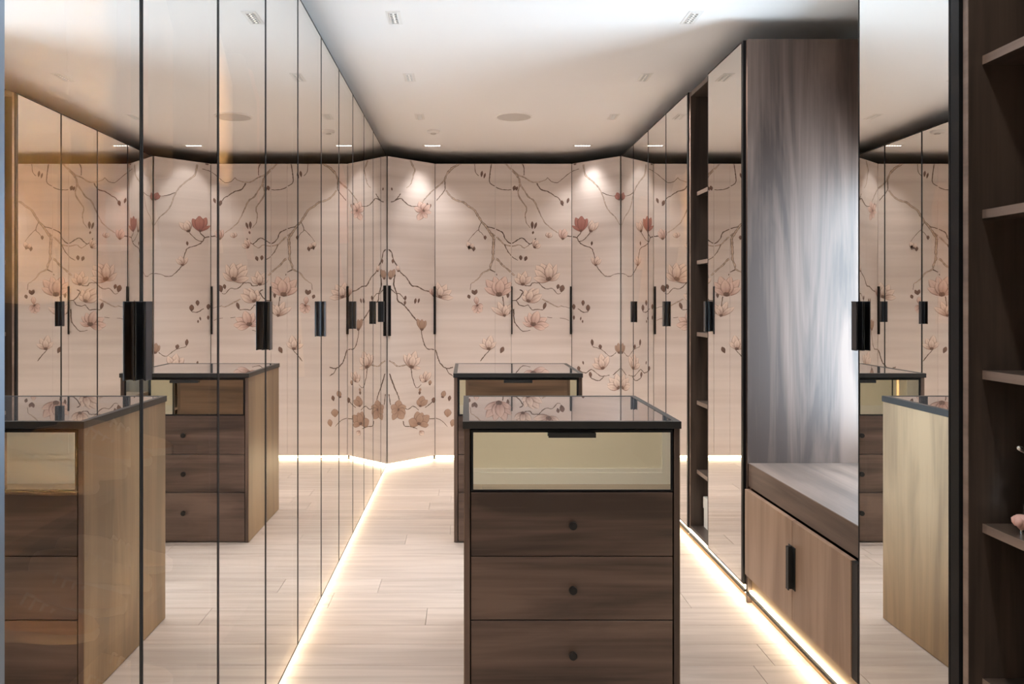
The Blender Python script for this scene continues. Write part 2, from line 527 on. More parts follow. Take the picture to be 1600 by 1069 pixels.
open_shelf('tall narrow open walnut shelf between two mirrored wardrobes on the right', 4.134, 4.494, 4.31)

r = thing('mirrored_wardrobe', 'single-door mirrored wardrobe between the open shelf and the bench niche', 'wardrobe', (XR + .3, 3.87, 0), 'mirrored wardrobes')
carcass(r, 1, 3.600, 4.132, ZBR, (), False, inner_led=False)
plinth_right(r, 3.600, 4.132)
mirror_door(r, 1, 3.616, 4.132, ZBR, 'far')
box('end_profile', 'black_metal', r, XR - .0005, XR + .019, 3.600, 3.615, ZBR, ZT)
box('end_panel', 'walnut_z', r, XR + .012, XR + .62, 3.580, 3.599, 0.0, ZT, .0008)

# bench niche: low cabinet with a wooden seat
r = thing('bench_cabinet', 'low wooden bench cabinet with two doors set in the niche on the right', 'bench', (XR + .3, 3.06, 0))
by0, by1 = 2.545, 3.578
box('seat', 'bench_seat', r, XR + .016, XR + .60, by0, by1, 0.522, 0.627, .002)
box('side_panel', 'walnut_z', r, XR + .022, XR + .60, by0, by0 + .018, 0.130, 0.521)
box('side_panel', 'walnut_z', r, XR + .022, XR + .60, by1 - .018, by1, 0.130, 0.521)
box('base_panel', 'walnut_y', r, XR + .022, XR + .60, by0 + .018, by1 - .018, 0.130, 0.148)
box('back_panel', 'walnut_y', r, XR + .59, XR + .60, by0 + .018, by1 - .018, 0.148, 0.521)
plinth_right(r, by0, by1, 0.129)
for (a, c, hs) in ((3.056, by1 - .002, 'near'), (by0 + .045, 3.053, 'far')):
    dd = box('door', 'bench_wood', r, XR - .001, XR + .019, a, c, 0.131, 0.512, .001)
    yy = a if hs == 'near' else c
    sg = 1 if hs == 'near' else -1
    h = MB().box(XR - .024, XR - .0012, yy, yy + sg * .004, 0.253, 0.416)
    h.box(XR - .004, XR - .0012, yy, yy + sg * .030, 0.253, 0.416)
    if hs == 'far': h.box(XR - .0245, XR - .0205, yy, yy + sg * .018, 0.253, 0.416)
    h.build('handle', 'gunmetal', dd, .0006)
box('edge_profile', 'dark_frame', r, XR + .002, XR + .019, by0 + .004, by0 + .042, 0.131, 0.512)
nb = MB()
nb.box(XR + .605, XR + .62, by0, wy0, 0.0, ZT).box(XR + .605, XR + .62, wy1, by1, 0.0, ZT)
nb.box(XR + .605, XR + .62, wy0, wy1, 0.0, wz0).box(XR + .605, XR + .62, wy0, wy1, wz1, ZT)
nb.build('niche_back', 'walnut_z', r)

# near right mirrored cabinet and open shelf
r = thing('mirrored_wardrobe', 'nearest mirrored wardrobe on the right, between the bench niche and the large open shelf', 'wardrobe', (XR + .3, 2.3, 0), 'mirrored wardrobes')
carcass(r, 1, 2.018, 2.542, ZBR, (), False, inner_led=False, depth=0.62)
plinth_right(r, 2.018, 2.542)
mirror_door(r, 1, 2.056, 2.541, ZBR, 'far')
box('end_profile', 'black_metal', r, XR - .0005, XR + .019, 2.020, 2.0555, ZBR, ZT)
open_shelf('large open walnut shelf unit at the right edge of the picture', 0.95, 2.014, 1.48)

# ------------------------------------------------------------------ back run with the painted doors
CORN_L = ((XL + .004, YA + .004), (BX0 - .002, YB - .002))
CORN_R = ((BX1 + .002, YB - .002), (XR - .004, YA + .004))
def slab(p0, p1, t, o0=0.0, o1=0.0):
    """outline of a slab from p0 to p1 (left to right seen from the room), thickness going away from the room"""
    p0, p1 = Vector(p0), Vector(p1)
    u = (p1 - p0).normalized(); n = Vector((-u.y, u.x))       # away from the room
    a, c = p0 + u * o0, p1 - u * o1
    return [tuple(a), tuple(c), tuple(c + n * t), tuple(a + n * t)], u, -n

def led_under(root, p0, p1):
    p, u, n = slab(p0, p1, .008)
    q = [tuple(Vector(v) - n * .022) for v in p]
    MB().prism(q, .008, .026).build('led_strip', 'led_warm', root)
    q = [tuple(Vector(v) - n * .032) for v in slab(p0, p1, .02)[0]]
    MB().prism(q, 0, .036).build('plinth', 'plinth_wood', root)

ZM0 = 0.036
def bar_handle(door, p, u, n, w=.012):
    q = Vector(p)
    o = [q - u * w / 2, q + u * w / 2, q + u * w / 2 + n * .02, q - u * w / 2 + n * .02]
    o = [tuple(v + n * .0006) for v in (o[0], o[1], o[2], o[3])]
    MB().prism([o[3], o[2], o[1], o[0]], 1.07, 1.478).build('handle', 'black_metal', door, .0008)

mural = {}
rl = thing('painted_corner_wardrobe', 'splayed corner wardrobe with painted magnolia door in the left back corner', 'wardrobe', (-.55, 6.75, 0), 'painted back wardrobes')
o, u, n = slab(*CORN_L, .02, .002, .002)
mural['L'] = MB().prism(o, ZM0, ZT).build('door', 'mural_silk', rl)
MB().prism([(XL, 6.50), (BX0 - .012, YB + .026), (BX0 - .012, 7.40), (XL - .60, 7.40), (XL - .60, 6.50)], 0.04, ZT - .004).build('carcass', 'dark_frame', rl)
led_under(rl, *CORN_L)
bar_handle(mural['L'], Vector(CORN_L[0]) + u * .012, u, n, .016)
bar_handle(mural['L'], Vector(CORN_L[1]) - u * .012, u, n, .010)

rr = thing('painted_corner_wardrobe', 'splayed corner wardrobe with painted magnolia door in the right back corner', 'wardrobe', (1.15, 6.75, 0), 'painted back wardrobes')
o, u, n = slab(*CORN_R, .02, .002, .002)
mural['R'] = MB().prism(o, ZM0, ZT).build('door', 'mural_silk', rr)
MB().prism([(BX1 + .012, YB + .026), (XR, 6.50), (XR + .60, 6.50), (XR + .60, 7.40), (BX1 + .012, 7.40)], 0.04, ZT - .004).build('carcass', 'dark_frame', rr)
led_under(rr, *CORN_R)

rc = thing('painted_wardrobe', 'wide straight wardrobe with painted magnolia doors, centre of the back wall', 'wardrobe', ((BX0 + BX1) / 2, 7.1, 0), 'painted back wardrobes')
xs1, xs2 = (774 - 730) * YB / 1250, (799 - 730) * YB / 1250
mural['C1'] = box('door', 'mural_silk', rc, BX0 + .001, xs1 - .0012, YB, YB + .02, ZM0, ZT)
mural['C2'] = box('filler_panel', 'mural_silk', rc, xs1 + .0002, xs2 - .0012, YB, YB + .02, ZM0, ZT)
mural['C3'] = box('door', 'mural_silk', rc, xs2 + .0012, BX1 - .001, YB, YB + .02, ZM0, ZT)
box('carcass', 'dark_frame', rc, BX0 - .008, BX1 + .008, YB + .024, 7.40, 0.04, ZT - .004)
led_under(rc, (BX0, YB), (BX1, YB))
U, N = Vector((1, 0)), Vector((0, -1))
bar_handle(mural['C3'], (xs2 + .004, YB), U, N, .008)
bar_handle(mural['C3'], (BX1 - .008, YB), U, N, .014)

# ---- the mural print. Drawing units: x, y of the artist's cartoon, mapped onto the panel planes
def panel_point(x, y, off):
    a = (x - 730.0) / 1250.0
    if x < 680.0: p0, p1, key = Vector(CORN_L[0]), Vector(CORN_L[1]), 'L'
    elif x > 893.0: p0, p1, key = Vector(CORN_R[0]), Vector(CORN_R[1]), 'R'
    else:
        p0, p1 = Vector((BX0, YB)), Vector((BX1, YB))
        key = 'C1' if x < 774 else ('C2' if x < 799 else 'C3')
    d = p1 - p0
    t = (a * p0.y - p0.x) / (d.x - a * d.y)
    t = min(max(t, 0.002), 0.998)
    p = p0 + d * t
    u = d.normalized(); n = Vector((u.y, -u.x))
    z = 1.35 + (471.0 - y) * p.y / 1250.0
    z = min(z, ZT - .002)
    q = p + n * off
    return Vector((q.x, q.y, z)), key

INK = {k: [] for k in mural}      # per panel: list of (verts, faces, colours)
def emit_strip(rows, cols, key):
    n = len(rows[0]); v = []; f = []; c = []
    for r_, cc in zip(rows, cols):
        v += r_; c += cc
    for i in range(len(rows) - 1):
        for j in range(n - 1):
            f.append((i * n + j, i * n + j + 1, (i + 1) * n + j + 1, (i + 1) * n + j))
    INK[key].append((v, f, c))

mr_ = random.Random(11)
DK, MD, PALE = (0.035, 0.022, 0.016), (0.13, 0.085, 0.06), (0.46, 0.36, 0.29)
def smooth_pts(pts, step=2.0):
    out = []
    P = [pts[0]] + list(pts) + [pts[-1]]
    for i in range(1, len(P) - 2):
        p0, p1, p2, p3 = [Vector(q) for q in P[i - 1:i + 3]]
        k = max(2, int((p2 - p1).length / step))
        for j in range(k):
            t = j / k
            out.append(0.5 * ((2 * p1) + (p2 - p0) * t + (2 * p0 - 5 * p1 + 4 * p2 - p3) * t * t + (3 * p1 - p0 - 3 * p2 + p3) * t ** 3))
    out.append(Vector(pts[-1]))
    return out

BR_OFF = 0.0010
def branch(pts, w0, w1, tone=1.0):
    P = smooth_pts(pts)
    groups = []; last = None
    for i, p in enumerate(P):
        t = i / (len(P) - 1)
        d = (P[min(i + 1, len(P) - 1)] - P[max(i - 1, 0)])
        if d.length < 1e-6: d = Vector((1, 0))
        d.normalize(); nn = Vector((-d.y, d.x))
        w = (1.25 if w0 < 1.8 else 1.05) * (w0 + (w1 - w0) * t) * mr_.uniform(0.7, 1.3)
        jit = nn * mr_.uniform(-.35, .35)
        _, key = panel_point(p.x, p.y, 0)
        row = []
        for s_ in (-1, -.30, 0.18, 1):
            q = p + jit + nn * (s_ * w / 2)
            row.append(panel_point(q.x, q.y, BR_OFF)[0])
        k = mr_.uniform(0.75, 1.35) * tone
        mid = PALE if w0 > 1.9 else MD
        col = [tuple(c * k for c in DK), tuple(c * k for c in mid), tuple(c * k for c in mid), tuple(c * k for c in (MD if mr_.random() < .4 else DK))]
        if key != last:
            groups.append(([], [], key)); last = key
        groups[-1][0].append(row); groups[-1][1].append(col)
    for rows, cols, key in groups:
        if len(rows) > 1: emit_strip(rows, cols, key)

FL = {}      # flowers, each its own object
PAL = {
    'white': ((0.70, 0.58, 0.51), (0.29, 0.175, 0.14), (0.10, 0.055, 0.042)),
    'pink': ((0.66, 0.50, 0.44), (0.30, 0.165, 0.135), (0.105, 0.058, 0.045)),
    'red': ((0.36, 0.16, 0.135), (0.25, 0.095, 0.08), (0.12, 0.05, 0.04)),
    'tan': ((0.37, 0.25, 0.19), (0.28, 0.17, 0.12), (0.14, 0.082, 0.06)),
    'dark': ((0.17, 0.10, 0.075), (0.11, 0.065, 0.05), (0.06, 0.035, 0.028)),
}
def petal(buf, bx, by, ang, L, w, curl, pal, off, key):
    a = math.radians(ang); dx, dy = math.sin(a), -math.cos(a); px, py = -dy, dx
    n = 9; w *= 1.32; T = (-1, -.80, -.4, 0, .4, .82, 1)
    base = len(buf[0])
    for i in range(n + 1):
        s_ = i / n
        hw = w / 2 * (math.sin(math.pi * min(1, s_ * .94 + .03) ** 1.18) ** 0.85) * (1 + .05 * mr_.uniform(-1, 1))
        cx = bx + dx * L * s_ + px * curl * s_ * s_
        cy_ = by + dy * L * s_ + py * curl * s_ * s_
        for t in T:
            buf[0].append((cx + px * hw * t, cy_ + py * hw * t, off))
            if abs(t) == 1: c = pal[2]
            else:
                k = max(0, 1 - s_ * 1.45) * .95 + (0.30 if t < -.5 else 0) + (.22 if t == 0 and s_ < .8 else 0) + mr_.uniform(0, .10)
                k = min(1, k)
                c = tuple(x * (1 - k) + y_ * k for x, y_ in zip(pal[0], pal[1]))
            buf[2].append(c)
    m_ = len(T)
    for i in range(n):
        for j in range(m_ - 1):
            buf[1].append((base + i * m_ + j, base + i * m_ + j + 1, base + (i + 1) * m_ + j + 1, base + (i + 1) * m_ + j))

def flower(x, y, petals, pal='white', name='painted_blossom', calyx=True):
    """petals: (angle from up, length, width, curl) listed back to front"""
    buf = ([], [], [])
    off = .0016
    for p in petals:
        petal(buf, x, y, p[0], p[1], p[2], p[3], PAL[pal], off, None); off += .00018
    if calyx:
        a0 = sum(p[0] for p in petals) / len(petals) + 180
        for da in (-25, 25): petal(buf, x, y, a0 + 180 + da, petals[-1][1] * .28, petals[-1][2] * .4, 0, PAL['dark'], off, None); off += .0001
    # split over panels by each face's middle
    parts = {}
    for f in buf[1]:
        mx_ = sum(buf[0][i][0] for i in f) / 4; my_ = sum(buf[0][i][1] for i in f) / 4
        key = panel_point(mx_, my_, 0)[1]
        parts.setdefault(key, []).append(f)
    for key, fs in parts.items():
        idx = {}; v = []; c = []; ff = []
        lo = {'L': -1e9, 'C1': 680.01, 'C2': 774.01, 'C3': 799.01, 'R': 893.01}[key]
        hi = {'L': 679.99, 'C1': 773.99, 'C2': 798.99, 'C3': 892.99, 'R': 1e9}[key]
        for f in fs:
            row = []
            for i in f:
                if i not in idx:
                    idx[i] = len(v)
                    q = buf[0][i]
                    v.append(panel_point(min(max(q[0], lo), hi), q[1], q[2])[0]); c.append(buf[2][i])
                row.append(idx[i])
            ff.append(row)
        ink_mesh(name, v, ff, c, mural[key])

def ink_mesh(name, v, f, c, parent):
    me = bpy.data.meshes.new(name)
    o = bpy.data.objects.new(name, me); COL.objects.link(o)
    o.parent = parent; off = origin(parent)
    me.from_pydata([tuple(p - off) for p in v], [], f)
    at = me.color_attributes.new('ink', 'FLOAT_COLOR', 'POINT')
    for i, k in enumerate(c): at.data[i].color = (k[0], k[1], k[2], 1)
    me.materials.append(MATS['mural_ink'])
    me.update()
    return o

# branches
B = branch
B([(721.6, 254), (707.4, 262.4), (697.7, 272.9), (694.7, 281.9)], 3.6, 2.6)
B([(694.7, 281.9), (685, 290.9), (670, 303.6), (657.6, 319.2)], 2.2, 1.2)
B([(695, 282), (695.4, 292.4), (693.2, 299.8), (682, 313.3)], 1.3, .7)
B([(697, 297.6), (702.2, 305), (710.4, 311.8), (719.4, 314.8), (724.6, 316.3), (732.8, 323), (740.3, 327.5), (746.3, 336.5), (752.3, 346.2), (759.8, 354.4), (767.2, 365.6), (771.7, 373.1)], 2.2, 3.4)
B([(771.7, 373.1), (771, 382), (770.2, 398.6), (770.5, 404)], 3.6, 3.6)
B([(770.5, 404), (766.5, 414.9), (765.2, 420.8), (754, 426.7), (746.2, 436.5), (735.7, 443.7)], 3.0, 1.0)
B([(735.7, 443.7), (735, 453)], .7, .5)
B([(765.2, 420.8), (773.7, 425.4), (776.3, 430.6)], 1.4, 1.0)
B([(771, 404), (777.6, 405.7), (785.5, 414.9), (794.7, 422), (803.8, 430.6)], 2.6, 2.0)
B([(760, 354), (773, 357.4), (785, 363.4), (789.4, 373.1), (798.4, 380.6), (811.9, 373.1), (817.9, 373.1), (828.3, 381.4), (837.3, 372.4)], 1.4, 1.0)
B([(767, 364), (779, 373.1), (788, 382.1), (799.9, 384.4), (811.9, 382.9), (819.4, 387.4), (828.3, 381.4)], 2.2, 1.0)
B([(788, 382.1), (792.4, 391), (799.9, 401), (809, 407)], 1.1, .8)
B([(752, 348), (747.8, 359), (753.8, 365.7), (757, 371)], .9, .6)
B([(747.8, 359), (738.8, 367), (731.3, 377.6)], .8, .5)
B([(741.8, 254), (742.6, 268.4), (747.8, 275)], .9, .7)
B([(768, 254), (765.7, 270), (765, 285), (773, 291), (783, 296), (794, 297), (800, 296)], 1.5, .7)
B([(788, 254), (798.4, 264.7), (806.6, 272.9), (811, 280.4), (813.4, 289.4), (819.4, 298.3), (826.8, 308.8), (834.3, 314), (841.8, 329.8), (847.8, 341.7), (853.8, 350.7), (871.7, 364.2)], 2.6, 1.0)
B([(812.5, 288), (809.6, 299.8), (811.9, 308.8), (822.4, 324.5), (820.9, 335.7), (822.4, 347.7), (828.3, 355.9)], 2.2, .8)
B([(800, 264), (809.6, 273.7), (819.4, 277.4), (829.8, 284), (838.8, 284.9), (850.8, 281.9), (856, 277.4)], 2.2, 1.1)
B([(856, 278), (859.8, 282.6), (870, 285.6), (880.7, 278), (892, 269), (905, 264)], .7, .7)
B([(838.8, 286.4), (844.8, 296), (855.3, 299), (865.7, 305.8), (873, 310.3), (880.7, 321.5)], 1.6, .7)
B([(814.9, 254), (818.6, 261), (818.6, 274.4)], 1.3, .8)
B([(819.6, 446.3), (828.7, 446.3), (831.4, 442.4), (841.8, 441.7), (851, 439.8)], 1.1, .9)
B([(841.8, 442), (852.3, 451.6), (862.8, 450.9), (870.7, 459.4), (875.9, 458)], 1.0, .7)
B([(811.7, 452.9), (816.9, 455.5), (813, 463.4), (806.5, 469.3), (798.6, 470)], 1.3, 1.1)
B([(806.5, 469.3), (811.7, 476.5), (819.6, 478.4), (824.8, 476.5), (831.4, 484.3), (838, 483.7), (848.4, 484.3)], 1.0, .9)
B([(847, 467.3), (861.5, 475), (872, 479.7), (877, 477)], 2.2, 1.2)
B([(877, 478), (889, 481), (893, 481)], .6, .5)
B([(802.5, 483), (803.8, 501.4), (807.8, 508.6), (817, 517.7), (828.7, 515.8)], 1.6, .6)
B([(855, 496), (862.8, 496.8)], .9, .6)
B([(874.6, 497.4), (882, 498), (889, 501)], .6, .5)
B([(785.5, 463.4), (786.8, 475), (786.8, 493.5)], 1.1, .9)
B([(788, 495), (797.3, 489)], 1.0, .7)
B([(774, 534), (762.4, 550), (756, 557), (750.6, 564.4)], .6, 1.2)
# left corner door
B([(641, 251), (645, 259.6), (648.4, 266), (645.8, 274), (641.9, 287), (635, 294)], 2.3, .9)
B([(626, 302.8), (617, 313.3), (610.5, 315.3)], 1.0, 1.2)
B([(617, 313), (622, 311), (627.5, 310.7), (635.3, 318.5), (644.5, 322.5), (654, 322.5)], 1.3, .7)
B([(607, 389.8), (611.8, 394.4), (614.4, 406), (618.3, 412), (626, 425.8), (635.3, 434.3), (643, 446), (652.4, 448), (661.5, 453.3), (670.7, 455.9), (679, 465)], 1.3, 1.5)
B([(613.7, 422.5), (617, 428.4), (615, 444), (619.6, 459), (621.6, 470), (631.4, 476.9), (641.9, 490), (655, 507), (659, 517.4)], 1.4, 1.4)
B([(608, 449.4), (613, 454), (619.6, 459), (624.9, 459.2), (631.4, 467.7)], 1.2, .7)
B([(658, 516.8), (661.4, 533.7), (667.3, 544.6), (680, 547), (683.3, 555.6), (687.5, 567.3), (697.6, 575.8), (707.7, 574)], 1.0, 1.4)
B([(697.6, 575.8), (701, 582.5), (707.7, 587.5)], 1.2, 1.0)
B([(607.6, 564), (613.5, 566.5), (621.9, 572.4), (635.4, 570.7), (641, 575)], 2.2, 1.6)
B([(642, 576), (644.6, 591), (650.5, 606), (658, 601)], 1.1, .7)
B([(608.4, 584), (616.8, 607), (621.9, 617.8), (627, 633), (637, 639.7), (645.5, 634.7), (653.9, 641)], 1.6, .8)
B([(607.6, 616), (610, 633)], 1.2, .8)
B([(630, 658), (632, 665.8), (640, 666.7), (652, 670)], 1.1, .8)
B([(670.7, 654.9), (680.8, 654), (689, 656.6), (699, 666.7)], 1.0, .5)
B([(664, 637), (672, 631), (677, 626)], 1.2, .7)
# right corner door
B([(911.6, 257), (915, 273.7), (925, 282.6), (936.5, 295), (941.8, 305.7), (947, 321.7), (952.5, 330.6), (961.4, 339.5), (970, 353.7)], 2.4, 1.0)
B([(940, 301), (950.7, 304.8), (963, 306.6)], .8, .6)
B([(885, 368.8), (901, 371.4), (904.5, 377.7), (910.8, 383), (923, 387.4), (927.6, 395.4), (931, 413)], 1.4, .8)
B([(901, 371.4), (906, 366), (908, 362.6)], 1.2, .9)
B([(904.5, 377.7), (910.8, 375.9), (917.9, 368.8), (922, 363)], 1.0, .7)
B([(932, 416), (942, 428), (947, 431.8), (954, 431.8), (962, 428), (970, 428)], 1.0, .6)
B([(902.8, 482.4), (911.6, 487.7), (918.7, 487.7)], 1.2, .9)
B([(925.9, 542), (938, 545.5), (945.4, 550.8), (953.4, 557), (963, 550.8)], .8, .7)
B([(904.5, 579), (915, 582.8), (924, 577.4), (933, 583.6), (940, 588), (952.5, 586.3)], 1.2, .8)
B([(922, 588), (925, 591.6), (935.6, 595), (943.6, 589)], 1.1, .8)
B([(957.8, 586.3), (965, 580), (971, 573.9)], 1.0, .8)
for key, lst in INK.items():
    for (v, f, c) in lst: ink_mesh('painted_branch', v, f, c, mural[key])

# blossoms
F = flower
F(779.6, 463.4, [(-12, 32, 11, 0), (18, 33, 12, 0), (-32, 33, 11, -3), (36, 30, 8, 3), (-50, 26, 8, -4), (50, 25, 7, 4), (-20, 24, 10, 0), (6, 26, 12, 0)], 'pink')
F(817, 446.3, [(10, 23, 8, 0), (-18, 21, 8, -1), (36, 19, 8, 2), (-42, 17, 7, -2), (-2, 17, 8, 0)])
F(858.2, 439, [(-25, 30, 12, 0), (-48, 31, 12, 4), (0, 28, 11, 0), (32, 28, 7, -4), (-70, 27, 10, 8), (68, 20, 7, -5), (-86, 25, 8, 3), (-3, 24, 11, 0)])
F(824.8, 472.5, [(-12, 20, 8, 0), (22, 24, 10, 0), (45, 27, 10, -3), (70, 25, 9, -4), (-32, 13, 6, -2), (12, 18, 9, 2)])
F(832.7, 509.9, [(-35, 20, 7, -2), (-16, 22, 8, 0), (52, 25, 9, 3), (-62, 15, 6, -3), (76, 25, 9, 4), (96, 19, 7, 2), (-82, 17, 5, 4), (18, 25, 11, 0)], 'pink')
F(788, 494.8, [(-18, 25, 8, -2), (26, 23, 8, 2), (-48, 25, 7, -3), (8, 18, 8, 0), (32, 15, 6, 0)])
F(745, 476.5, [(-5, 13, 6, 0), (168, 14, 8, 0), (205, 13, 7, -2), (130, 13, 8, 3), (232, 11, 5, -2), (105, 10, 6, 0)], 'pink')
F(742, 461, [(-30, 9, 4, 0), (18, 9, 4, 0)], 'dark'); F(734, 467, [(-20, 7, 4, 0)], 'dark', calyx=False)
F(687, 466, [(-8, 25, 9, 0), (-35, 20, 8, 0), (22, 24, 9, 2), (48, 22, 8, 3), (80, 21, 7, 3), (6, 18, 8, 0)])
F(675, 461, [(-15, 10, 5, 0), (20, 10, 5, 0)], 'pink', calyx=False)
F(660, 330, [(-18, 16, 8, 0), (15, 13, 8, 0), (-75, 14, 7, 2), (62, 15, 7, -3), (200, 16, 8, 2), (150, 13, 6, 0), (100, 14, 5, 0)], 'pink')
F(642, 575.8, [(-22, 24, 8, -2), (15, 28, 9, 0), (34, 22, 8, 2), (-8, 24, 8, 0), (78, 15, 5, 3), (10, 20, 9, 0)])
F(665, 597, [(0, 17, 7, 0), (20, 17, 6, 2), (-60, 9, 5, 0)]); F(658, 596, [(0, 11, 5, 0)]); F(671, 602, [(10, 8, 4, 0)], 'tan'); F(655, 612, [(20, 6, 3, 0)], 'tan', calyx=False)
F(621, 640, [(10, 15, 9, 0), (60, 14, 8, 2), (-60, 12, 8, 0), (110, 14, 10, 2), (150, 17, 10, 0), (205, 18, 7, 0), (240, 11, 7, 0)], 'tan')
F(654, 664, [(-6, 21, 10, 0), (16, 20, 9, 0), (-72, 17, 11, 2), (48, 22, 10, 0), (78, 15, 8, 3), (8, 17, 9, 0)], 'tan')
F(655.5, 673, [(140, 9, 7, 0)], 'white', calyx=False)
F(656, 636, [(15, 18, 9, 0), (40, 16, 7, 2), (-18, 12, 5, 0)], 'tan')
F(763.7, 547, [(-20, 20, 8, -2), (8, 23, 9, 0), (-48, 17, 6, -3), (36, 17, 6, 2), (-4, 16, 8, 0)])
F(908, 362.6, [(-18, 24, 8, -1), (20, 23, 8, 2), (2, 25, 10, 0), (-48, 17, 4, -2)], 'red')
F(922.5, 363, [(8, 19, 8, 0), (34, 20, 7, 2), (20, 16, 7, 0)])
F(931, 416, [(-22, 15, 5, -1), (12, 16, 7, 0), (30, 14, 5, 2)])
F(942.7, 577.4, [(-30, 22, 9, -2), (-8, 25, 9, 0), (16, 22, 8, 2), (-58, 19, 7, -2), (-14, 17, 8, 0)])
F(968, 607.6, [(-12, 24, 9, 0), (-38, 23, 9, -2), (-62, 20, 8, -2), (-85, 19, 7, 2), (-25, 17, 8, 0)])
F(968.5, 553, [(-28, 15, 5, 0), (-8, 17, 6, 0)], 'tan'); F(968.5, 313, [(-20, 13, 6, 0), (-45, 11, 4, 0)], 'red')
F(879, 375, [(-15, 17, 6, 0), (12, 18, 7, 0), (30, 15, 5, 0)], 'pink')
F(834.5, 388, [(0, 14, 5, 0), (25, 14, 6, 0), (60, 12, 6, 0)], 'white')
F(857, 372, [(-10, 9, 6, 0), (30, 9, 6, 0)], 'white', calyx=False)
F(736, 389, [(-30, 12, 6, 0), (20, 9, 5, 0)], 'white')
F(691, 622, [(18, 12, 6, 0)], 'tan'); F(699, 652, [(5, 13, 9, 0)], 'tan', calyx=False); F(706, 667, [(10, 12, 6, 0)], 'tan', calyx=False)
F(622.5, 425, [(-10, 10, 5, 0)], 'white'); F(609, 437, [(25, 18, 6, 0), (5, 15, 6, 0)], 'tan')
F(659, 517, [(-18, 20, 6, -1), (14, 17, 6, 2), (0, 18, 6, 0)], 'tan')
# small buds: (x, y of foot, angle, length, width)
for bx_, by_, an, L_, w_ in ((758, 375, 0, 7, 3.5), (732.8, 390.5, 0, 7, 3), (739.8, 393, 5, 8, 4), (752, 277, 8, 10, 3), (756, 279, 15, 9, 2.5),
        (802.5, 298, 15, 8, 4), (806, 298, 22, 7, 3), (831.6, 358, 0, 12, 3.5), (835, 358, 18, 11, 3), (832, 366, 18, 5, 2.5),
        (814, 407, -5, 8, 4), (820, 408, 20, 8, 4), (879, 322, -10, 9, 4), (886, 318, 18, 9, 3), (876.5, 457, 15, 12, 6), (871, 452, 12, 8, 4),
        (849, 484, 18, 12, 4), (793.5, 466, 0, 9, 3.5), (782, 552, 25, 11, 5), (632.5, 470, 8, 8, 3), (632, 477, 8, 7, 3),
        (648, 475, 10, 9, 3), (653, 474, 14, 8, 2.5), (613.5, 412, 0, 7, 3), (612.5, 298, -10, 5, 2), (671.5, 325.5, 12, 7, 2), (668, 322, -8, 5, 2),
        (677, 630, 5, 9, 5), (701.5, 627, 10, 9, 4), (655, 617, 10, 6, 3), (924.5, 384, 5, 7, 2.5), (919, 487, 0, 11, 5), (911, 478, 2, 9, 4),
        (897, 484, -3, 9, 4), (907, 501, 10, 6, 1.8), (910.5, 505, 0, 5, 1.8), (897, 500, 0, 7, 2.5), (926, 541, -5, 11, 3.5), (939, 546, -12, 8, 4),
        (905, 580, -8, 8, 4), (912, 570, -12, 6, 2), (923.5, 590, -10, 9, 4), (897, 258, 30, 5, 4)):
    F(bx_, by_, [(an, L_, w_, 0)], 'dark', 'painted_bud', False)

